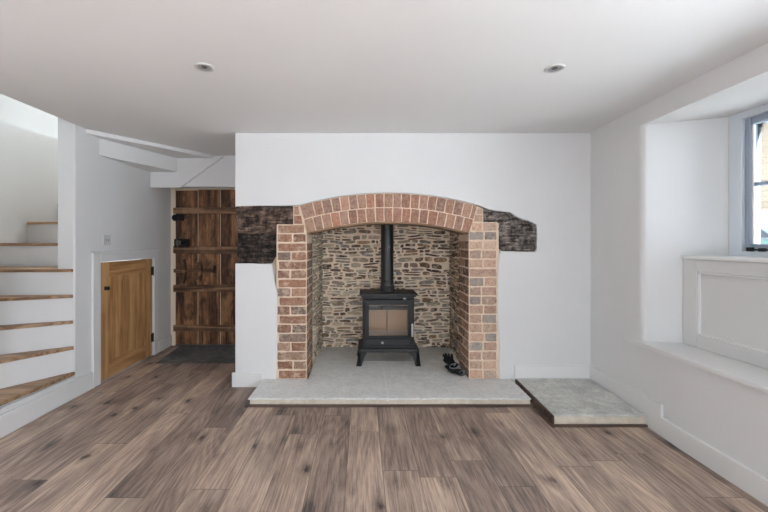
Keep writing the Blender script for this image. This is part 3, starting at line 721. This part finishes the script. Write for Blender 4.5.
# gloves
def skin_obj(name, chains, mat, parent=None):
    me = bpy.data.meshes.new(name); V, E, Rr = [], [], []
    for ch in chains:
        for i, (p, r) in enumerate(ch):
            idx = None
            if i == 0 and V:
                idx = min(range(len(V)), key=lambda q: (Vector(V[q])-Vector(p)).length); 
                if (Vector(V[idx])-Vector(p)).length > 1e-5: idx = None
            if idx is None: V.append(p); Rr.append(r); idx = len(V)-1
            if i: E.append((prev, idx))
            prev = idx
    me.from_pydata(V, E, []); o = bpy.data.objects.new(name, me); COL.objects.link(o)
    m = o.modifiers.new('skin', 'SKIN'); m.use_smooth_shade = True
    for i, r in enumerate(Rr):
        me.skin_vertices[0].data[i].radius = r if isinstance(r, tuple) else (r, r)
    me.skin_vertices[0].data[0].use_root = True
    s = o.modifiers.new('sub', 'SUBSURF'); s.levels = 2; s.render_levels = 2
    me.materials.append(mat)
    if parent: o.parent = parent; o.matrix_parent_inverse = Matrix.Translation(-Vector(parent.location))
    return o
def glove(base, ang, lean, label, curl, z, ls=1.0):
    g = empty('glove', (base[0], base[1], z), label, 'glove', 'stove gloves at the right pier')
    c, s = math.cos(ang), math.sin(ang)
    def T_(a, b, h, b0=None):
        b = b*ls; return (base[0]+a*c-b*s, base[1]+a*s+b*c, z+h+lean*max(0, b))
    k0 = T_(0, 0, .030); k1 = T_(0, .05, .034); k2 = T_(0, .09, .038)
    ch = [[(k1, (.040, .026)), (k0, (.036, .024))], [(k1, (.04, .026)), (k2, (.038, .024))]]
    for j, (off, ln) in enumerate(((-.032, .055), (-.011, .070), (.011, .066), (.032, .048))):
        ch.append([(k2, (.038, .024)), (T_(off, .11, .040), .013), (T_(off*1.2, .11+ln*.6, .046+curl*.6), .0115), (T_(off*1.3, .11+ln, .038+curl), .010)])
    ch.append([(k1, (.04, .026)), (T_(-.045, .06, .035), .014), (T_(-.066, .085, .04+curl*.4), .011)])
    skin_obj('hand', ch, GLOVE, g)
    bm = bmesh.new()
    n = 28; rings = []
    for b, rx, rz in ((.012, .038, .022), (-.03, .046, .025), (-.066, .055, .027), (-.067, .051, .023), (-.03, .042, .021)):
        rings.append([bm.verts.new(T_(rx*math.cos(q*2*math.pi/n), b+.004*math.sin(q), .030+rz*math.sin(q*2*math.pi/n))) for q in range(n)])
    for i in range(4):
        for q in range(n):
            f = bm.faces.new((rings[i][q], rings[i][(q+1) % n], rings[i+1][(q+1) % n], rings[i+1][q])); f.smooth = True; f.material_index = 1 if i >= 2 else 0
    link('cuff', bm, [GLOVE, CUFF], g)['label'] = 'wide cuff with grey lining'
    return g
glove((.862, 3.258), R(38), .0, 'black suede stove glove lying on the hearth at the right pier, the lower one', .015, HZ-.004, .72)
glove((.818, 3.272), R(12), .18, 'black suede stove glove lying on top of the other one', .03, HZ+.056, .72)

# ---------------------------------------------------------------- plank door
d1 = empty('door_1', (-1.86, 4.42, 0), 'old dark plank door with iron latches', 'door', kind='structure')
xs = [-2.267, -1.994, -1.721, -1.42]
for i in range(3):
    bm = bmesh.new(); box(bm, xs[i]+.005, xs[i+1]-.005, 4.405, 4.435, 0.012, 1.890-(0.01 if i == 0 else 0), .004); link('board', bm, OLD, d1)
bm = bmesh.new(); box(bm, xs[0]+.01, xs[-1]-.01, 4.418, 4.440, 0.012, 1.897); link('gap_light_strip', bm, CREAM, d1)['label'] = 'pale strip standing in for light through the board gaps'  # cream colour imitates light showing through the gaps between boards
vz = lambda v: 1.25+(242.5-v)/363*4.38
for va, vb in ((207.5, 213.6), (246.5, 253.8), (284.8, 291.8), (325, 331.4)):
    bm = bmesh.new(); box(bm, xs[0]-.012, xs[-1]-.01, 4.375, 4.405, vz(vb), vz(va), .007, seg=2)
    for v in bm.verts: v.co.z += .012*noise.noise(Vector((v.co.x*3, va, 0)))
    link('ledge', bm, OLDH, d1)
ux = lambda u: (u-362)/363*4.37
bm = bmesh.new(); box(bm, ux(173), ux(183), 4.360, 4.405, vz(220.8), vz(214.6), .006); tube(bm, (ux(178), 4.36, vz(217.6)), (ux(178), 4.345, vz(217.6)), .018, n=16); box(bm, ux(171.6), ux(174), 4.37, 4.40, vz(219.3), vz(216), .003)
link('latch', bm, BLACK, d1)
bm = bmesh.new(); box(bm, ux(174), ux(188.3), 4.368, 4.405, vz(247.6), vz(239), .004)
lk = link('rim_lock', bm, BLACK, d1)
bm = bmesh.new(); tube(bm, (ux(184.5), 4.37, vz(243.5)), (ux(184.5), 4.33, vz(243.5)), .009, n=12); lathe(bm, [(0, 0), (.018, .004), (.024, .014), (.018, .026), (0, .03)], (ux(184.5), 4.335, vz(243.5)), (0, -1, 0), 20)
link('door_knob', bm, BLACK, lk)
bm = bmesh.new(); box(bm, ux(176), ux(181), 4.360, 4.369, vz(245), vz(240.5), .002); box(bm, ux(177.5), ux(179), 4.352, 4.36, vz(247), vz(239.5), .002); tube(bm, (ux(180), 4.36, vz(238.6)), (ux(182), 4.36, vz(236.8)), .005, n=8)
link('lock_plate', bm, RUST, lk)
bm = bmesh.new(); box(bm, ux(173.5), ux(215.5), 4.365, 4.385, vz(272.6), vz(268.8), .004); bolt = link('wooden_bolt', bm, OLDH, d1)
for u, va, vb in ((181.5, 259.5, 284), (197.5, 262, 282)):
    bm = bmesh.new(); pts = [(0, 0), (.25, .12), (.5, .16), (.75, .1), (1, -.05)]
    L = [(ux(u)+b*.13, vz(va+(vb-va)*a)) for a, b in pts]; Rr = [(x+.032, z) for x, z in L]
    prism(bm, L+Rr[::-1], 4.345, 4.405, lambda p, t: (p[0], t, p[1]), bev=.004); link('bolt_bracket', bm, OLDH, d1)
bm = bmesh.new(); box(bm, ux(213.5), ux(214.8), 4.36, 4.405, vz(273), vz(266), .002); link('bolt_peg', bm, BLACK, d1)
bm = bmesh.new(); box(bm, XL, -2.262, 4.400, 4.46, 0, 1.95, .003); box(bm, -2.3, -1.4, 4.442, 4.46, 0, 1.95); box(bm, XL, -1.10, 4.395, 4.46, 1.893, 1.955, .003); box(bm, -1.415, -1.35, 4.395, 4.46, 0, 1.9, .003)
link('door_frame', bm, CREAM, d1); bm = bmesh.new(); box(bm, -2.262, -1.42, 4.40, 4.46, -.02, .012); link('door_sill', bm, SLATE, d1)

# ---------------------------------------------------------------- cupboard door
d2 = empty('door_2', (XL, 3.615, 0), 'small oak cupboard door under the stairs', 'door', kind='structure')
X0, X1 = XL-.028, XL-.004
bm = bmesh.new(); box(bm, X0, X1, 3.210, 3.34, .012, 1.070, .002); link('stile', bm, OAK, d2)
bm = bmesh.new(); box(bm, X0, X1, 3.89, 4.020, .012, 1.070, .002); link('stile', bm, OAK, d2)
bm = bmesh.new(); box(bm, X0, X1, 3.34, 3.89, .935, 1.070, .002); link('rail', bm, OAKH, d2)
bm = bmesh.new(); box(bm, X0, X1, 3.34, 3.89, .012, .155, .002); link('rail', bm, OAKH, d2)
bm = bmesh.new()
for k in range(5): box(bm, X0+.004, X0+.013, 3.335+k*.112, 3.335+(k+1)*.112, .15, .94, .0025)
link('panel', bm, OAK, d2)
bm = bmesh.new(); lathe(bm, [(.007, 0), (.007, .014), (.015, .018), (.018, .026), (.013, .033), (0, .035)], (X1, 3.290, .835), (1, 0, 0), 20); box(bm, X1, X1+.004, 3.272, 3.306, .818, .852, .001)
link('knob', bm, BLACK, d2)
for zc_ in (.935, .20):
    bm = bmesh.new(); box(bm, XL-.004, XL+.004, 3.995, 4.045, zc_-.045, zc_+.045, .001); tube(bm, (XL+.006, 4.024, zc_-.05), (XL+.006, 4.024, zc_+.05), .0065, n=10); link('hinge', bm, BLACK, d2)
bm = bmesh.new()
box(bm, XL, XL+.016, 3.115, 3.205, 0, 1.165, .003); box(bm, XL, XL+.016, 4.03, 4.115, 0, 1.165, .003); box(bm, XL, XL+.016, 3.205, 4.03, 1.078, 1.165, .003)
box(bm, XL, XL+.022, 3.108, 3.122, 0, 1.172, .003); box(bm, XL, XL+.022, 3.108, 4.12, 1.158, 1.172, .003)
link('door_frame', bm, GLOSSW, d2)

# light switch
sw = empty('light_switch', (XL, 3.295, 1.27), 'brushed metal double light switch on the left wall above the oak door', 'switch')
bm = bmesh.new(); box(bm, XL, XL+.006, 3.25, 3.345, 1.226, 1.316, .002); link('plate', bm, STEEL, sw)
for y in (3.277, 3.304):
    bm = bmesh.new(); box(bm, XL+.005, XL+.011, y, y+.014, 1.257, 1.285, .002); link('rocker', bm, ROCKER, sw)

# ---------------------------------------------------------------- staircase
sc = empty('staircase', (-2.8, 2.5, 0), 'winding staircase with white risers and oak treads at the left', 'staircase')
PV = Vector((-2.330, 2.927)); RZ = 0.2074
XO, YN = -3.262, 1.98
dirs = [(-.047, -.556), (-.253, -.35), (-.37, -.232), (-.395, -.165), (-.40, -.02)]
def hit(d):
    ts = []
    if d[0] < -1e-6: ts.append((XO-PV.x)/d[0])
    if d[1] < -1e-6: ts.append((YN-PV.y)/d[1])
    t = min(ts); return Vector((PV.x+d[0]*t, PV.y+d[1]*t))
H_ = [hit(d) for d in dirs]
corner = Vector((XO, YN))
def perimeter(a, b):
    if abs(a.y-YN) < 1e-4 and abs(b.x-XO) < 1e-4 and abs(b.y-YN) > 1e-4: return [a, corner, b]
    return [a, b]
def tri(i):
    a = H_[i]; b = H_[i+1] if i+1 < len(H_) else Vector((XO, PV.y+.32))
    return a, b
for i in range(5):
    z = RZ*(i+1); a = H_[i]
    if i < 4: pol_ = [PV]+perimeter(a, H_[i+1])
    else: pol_ = [PV, a, Vector((XO, 3.26)), Vector((T, 3.26)), Vector((T, 2.925))]
    d = Vector(dirs[i]).normalized(); nrm = Vector((-d.y, d.x)) 
    # nosing direction: away from next line
    nx = H_[i+1] if i < 4 else Vector((XO, 3.4))
    if (nx-a).dot(nrm) > 0: nrm = -nrm
    pts = [PV+nrm*.018, a+nrm*.018]+[p for p in pol_[1:]]+[PV]
    pts = [tuple(p) for p in pts]
    bm = bmesh.new(); prism(bm, [(max(p[0], XO+.002), p[1]) for p in pts], z-.024, z, PLN); link('tread', bm, TREADW, sc)
    # riser
    b2 = -nrm*.02
    bm = bmesh.new(); prism(bm, [tuple(PV), tuple(a), tuple(a+b2), tuple(PV+b2)], z-RZ, z-.024, PLN); link('riser', bm, WHITE, sc)
ny = [3.24, 3.55, 3.90, 4.20, 4.5]
for k, y in enumerate(ny):
    z = RZ*(6+k); ye = ny[k+1] if k < len(ny)-1 else 6.3
    bm = bmesh.new(); box(bm, XO, T, y-.018, ye+.02, z-.024, z, .003); link('tread', bm, TREADW, sc)
    bm = bmesh.new(); box(bm, XO, T, y, y+.02, z-RZ, z-.024); link('riser', bm, WHITE, sc)
bm = bmesh.new(); box(bm, XL-.02, XL, 1.98, 2.93, 0, 0.176); link('string_board', bm, GLOSSW, sc)

# ---------------------------------------------------------------- window and seat
wd = empty('window_1', (2.5, 1.77, 1.16), 'grey painted casement window', 'window', kind='structure')
y0, y1, z0, z1 = YW0, 2.452, 1.163, 2.10
bm = bmesh.new()
box(bm, 2.475, 2.60, y1-.085, y1, z0, z1, .003); box(bm, 2.475, 2.60, y0, y0+.085, z0, z1, .003); box(bm, 2.475, 2.60, y0+.08, y1-.08, z1-.045, z1, .003); box(bm, 2.475, 2.60, y0+.08, y1-.08, z0, z0+.03, .003)
ym = (y0+y1)/2; box(bm, 2.485, 2.60, ym-.03, ym+.03, z0+.03, z1-.045, .003)
link('window_frame', bm, FRAMEW, wd)
for a, b, zz in ((ym+.032, y1-.087, 0), (y0+.087, ym-.032, 0)):
    bm = bmesh.new(); c0, c1 = z0+.032, z1-.047
    box(bm, 2.495, 2.555, a, a+.032, c0, c1, .004); box(bm, 2.495, 2.555, b-.032, b, c0, c1, .004)
    box(bm, 2.495, 2.555, a+.04, b-.04, c0, c0+.045, .004); box(bm, 2.495, 2.555, a+.04, b-.04, c1-.045, c1, .004)
    box(bm, 2.508, 2.548, a+.04, b-.04, 1.612, 1.634, .003)
    cs = link('casement', bm, GREYW, wd)
    bm = bmesh.new(); box(bm, 2.526, 2.530, a+.03, b-.03, c0+.03, c1-.03); link('pane', bm, PANE, cs)
    bm = bmesh.new(); box(bm, 2.505, 2.520, b-.042, b-.031, c0+.046, c1-.046); box(bm, 2.505, 2.520, a+.031, a+.042, c0+.046, c1-.046); link('glazing_bead', bm, GLOSSW, cs)
    bm = bmesh.new(); box(bm, 2.470, 2.494, b-.20, b-.03, z0+.036, z0+.046, .003); box(bm, 2.468, 2.495, b-.06, b-.03, z0+.030, z0+.056, .003); box(bm, 2.468, 2.495, b-.13, b-.10, z0+.030, z0+.052, .003); link('window_stay', bm, BLACK, cs)
# seat board with rounded nosing
bm = bmesh.new()
prism(bm, [(2.205, YW1-.01), (1.955, YW1-.002), (1.955, 2.66), (1.925, 2.67), (1.920, 2.60), (1.918, .9), (1.955, .9), (1.955, YW0), (2.205, YW0)], .535, .560, PLN, bev=.007)
tag(link('window_seat_board', bm, GLOSSW), 'white window seat board with rounded nosing', 'shelf')
pn = empty('window_panelling', (2.2, 1.8, .56), 'off-white panelled box between the seat board and the window', 'panelling')
yf = 2.488
bm = bmesh.new(); box(bm, 2.215, 2.48, YW0, yf-.03, .56, 1.14); link('backing', bm, PANELW, pn)
bm = bmesh.new(); box(bm, 2.198, 2.22, yf-.105, yf, .56, 1.14, .003); box(bm, 2.198, 2.22, YW0, YW0+.1, .56, 1.14, .003); box(bm, 2.198, 2.22, YW0+.1, yf-.105, .56, .645, .003); box(bm, 2.198, 2.22, YW0+.1, yf-.105, 1.06, 1.14, .003)
link('panel_frame', bm, PANELW, pn)
bm = bmesh.new(); ringbox2 = [(yf-.117, yf-.105, .645, 1.06), (YW0+.1, YW0+.112, .645, 1.06), (YW0+.1, yf-.105, .645, .657), (YW0+.1, yf-.105, 1.048, 1.06)]
for a, b, c, d in ringbox2: box(bm, 2.202, 2.218, a, b, c, d, .003)
link('moulding', bm, GLOSSW, pn)
bm = bmesh.new(); prism(bm, [(2.185, yf+.002), (2.50, 2.452), (2.50, YW0), (2.185, YW0)], 1.14, 1.163, PLN, bev=.004)
tag(link('window_board', bm, GLOSSW), 'white window board under the grey casement', 'sill')

# ---------------------------------------------------------------- downlights
def downlight(x, y, label):
    d = empty('downlight', (x, y, H), label, 'downlight', 'recessed ceiling downlights')
    bm = bmesh.new(); lathe(bm, [(.052, 0), (.051, -.005), (.044, -.008), (.036, -.006), (.030, -.001)], (x, y, H), n=40); link('bezel', bm, BEZEL, d)
    bm = bmesh.new(); lathe(bm, [(.036, -.0055), (.022, -.002), (.014, -.001)], (x, y, H), n=32); link('reflector', bm, LAMPIN, d)
    bm = bmesh.new(); lathe(bm, [(.015, -.0015), (.012, -.004), (0, -.0045)], (x, y, H), n=24); link('lens', bm, LENS, d)
downlight(-.857, 1.975, 'small round white downlight in the ceiling on the left')
downlight(1.055, 1.987, 'small round white downlight in the ceiling on the right, towards the window')

# ---------------------------------------------------------------- outside the window
def m_outwall():
    t = NT('outside_stonework'); v = t.obj()
    br = t.new('ShaderNodeTexBrick'); t.put(br.inputs['Vector'], t.mapv(t.comb(t.sep(v)[1], t.sep(v)[2], 0), (1, 1, 1)))
    br.inputs['Scale'].default_value = 1.0; br.inputs['Brick Width'].default_value = .42; br.inputs['Row Height'].default_value = .13; br.inputs['Mortar Size'].default_value = .012
    br.inputs['Color1'].default_value = srgb(134, 122, 102); br.inputs['Color2'].default_value = srgb(118, 104, 86); br.inputs['Mortar'].default_value = srgb(92, 78, 62)
    n = t.noise(v, 7, 5, .7)
    return t.fin(t.mix(t.math('MULTIPLY', n, .5), br.outputs[0], srgb(132, 120, 104)), .9, t.bump(n, .8, .03))
tag(link('house_wall', B(9.5, 10.0, 1.97, 20, .4, 5.7), m_outwall()), 'pale stone house wall across the lane', 'house')
tag(link('ground_outside', B(2.7, 30, -10, 30, .3, .4), m_plain('lane_concrete', srgb(205, 205, 200), .9, bscale=30)), 'grey lane outside the window', 'ground', kind='structure')
CARP = m_plain('teal_car_paint', srgb(62, 92, 82), .5, spec=.2); CARG = m_plain('car_glass', srgb(26, 36, 46), .3, spec=.2); TYRE = m_plain('tyre', srgb(30, 30, 30), .8)
car = empty('car', (7.1, 6.7, .4), 'pale teal car parked in the lane outside the window', 'car')
prof = [(4.6, .65), (4.62, .98), (4.9, 1.10), (5.6, 1.17), (8.4, 1.2), (8.75, 1.15), (8.8, .68), (8.3, .6), (5.0, .6)]
bm = bmesh.new(); prism(bm, [(a, b+.12) for a, b in prof], 6.25, 7.95, lambda p, t: (t, p[0], p[1]), bev=.03); body = link('body', bm, CARP, car, True)
prof2 = [(5.35, 1.28), (5.95, 1.74), (6.4, 1.83), (7.6, 1.84), (8.2, 1.70), (8.55, 1.30)]
bm = bmesh.new(); prism(bm, [(a, b) for a, b in prof2[:]], 6.36, 7.84, lambda p, t: (t, p[0], p[1]), bev=.03); link('roof', bm, m_plain('car_roof_paint', srgb(112, 120, 124), .5, spec=.2), car, True)
for seg in ([(5.62, 1.33), (6.05, 1.68), (6.7, 1.73), (6.7, 1.33)], [(6.78, 1.33), (6.78, 1.73), (7.6, 1.74), (8.1, 1.6), (8.3, 1.33)]):
    bm = bmesh.new(); prism(bm, seg, 6.345, 6.37, lambda p, t: (t, p[0], p[1])); link('side_window', bm, CARG, car)
for y in (5.4, 8.0):
    for x in (6.25, 7.75):
        bm = bmesh.new(); tube(bm, (x, y, .72), (x+.2, y, .72), .32, n=32); link('wheel', bm, TYRE, car)
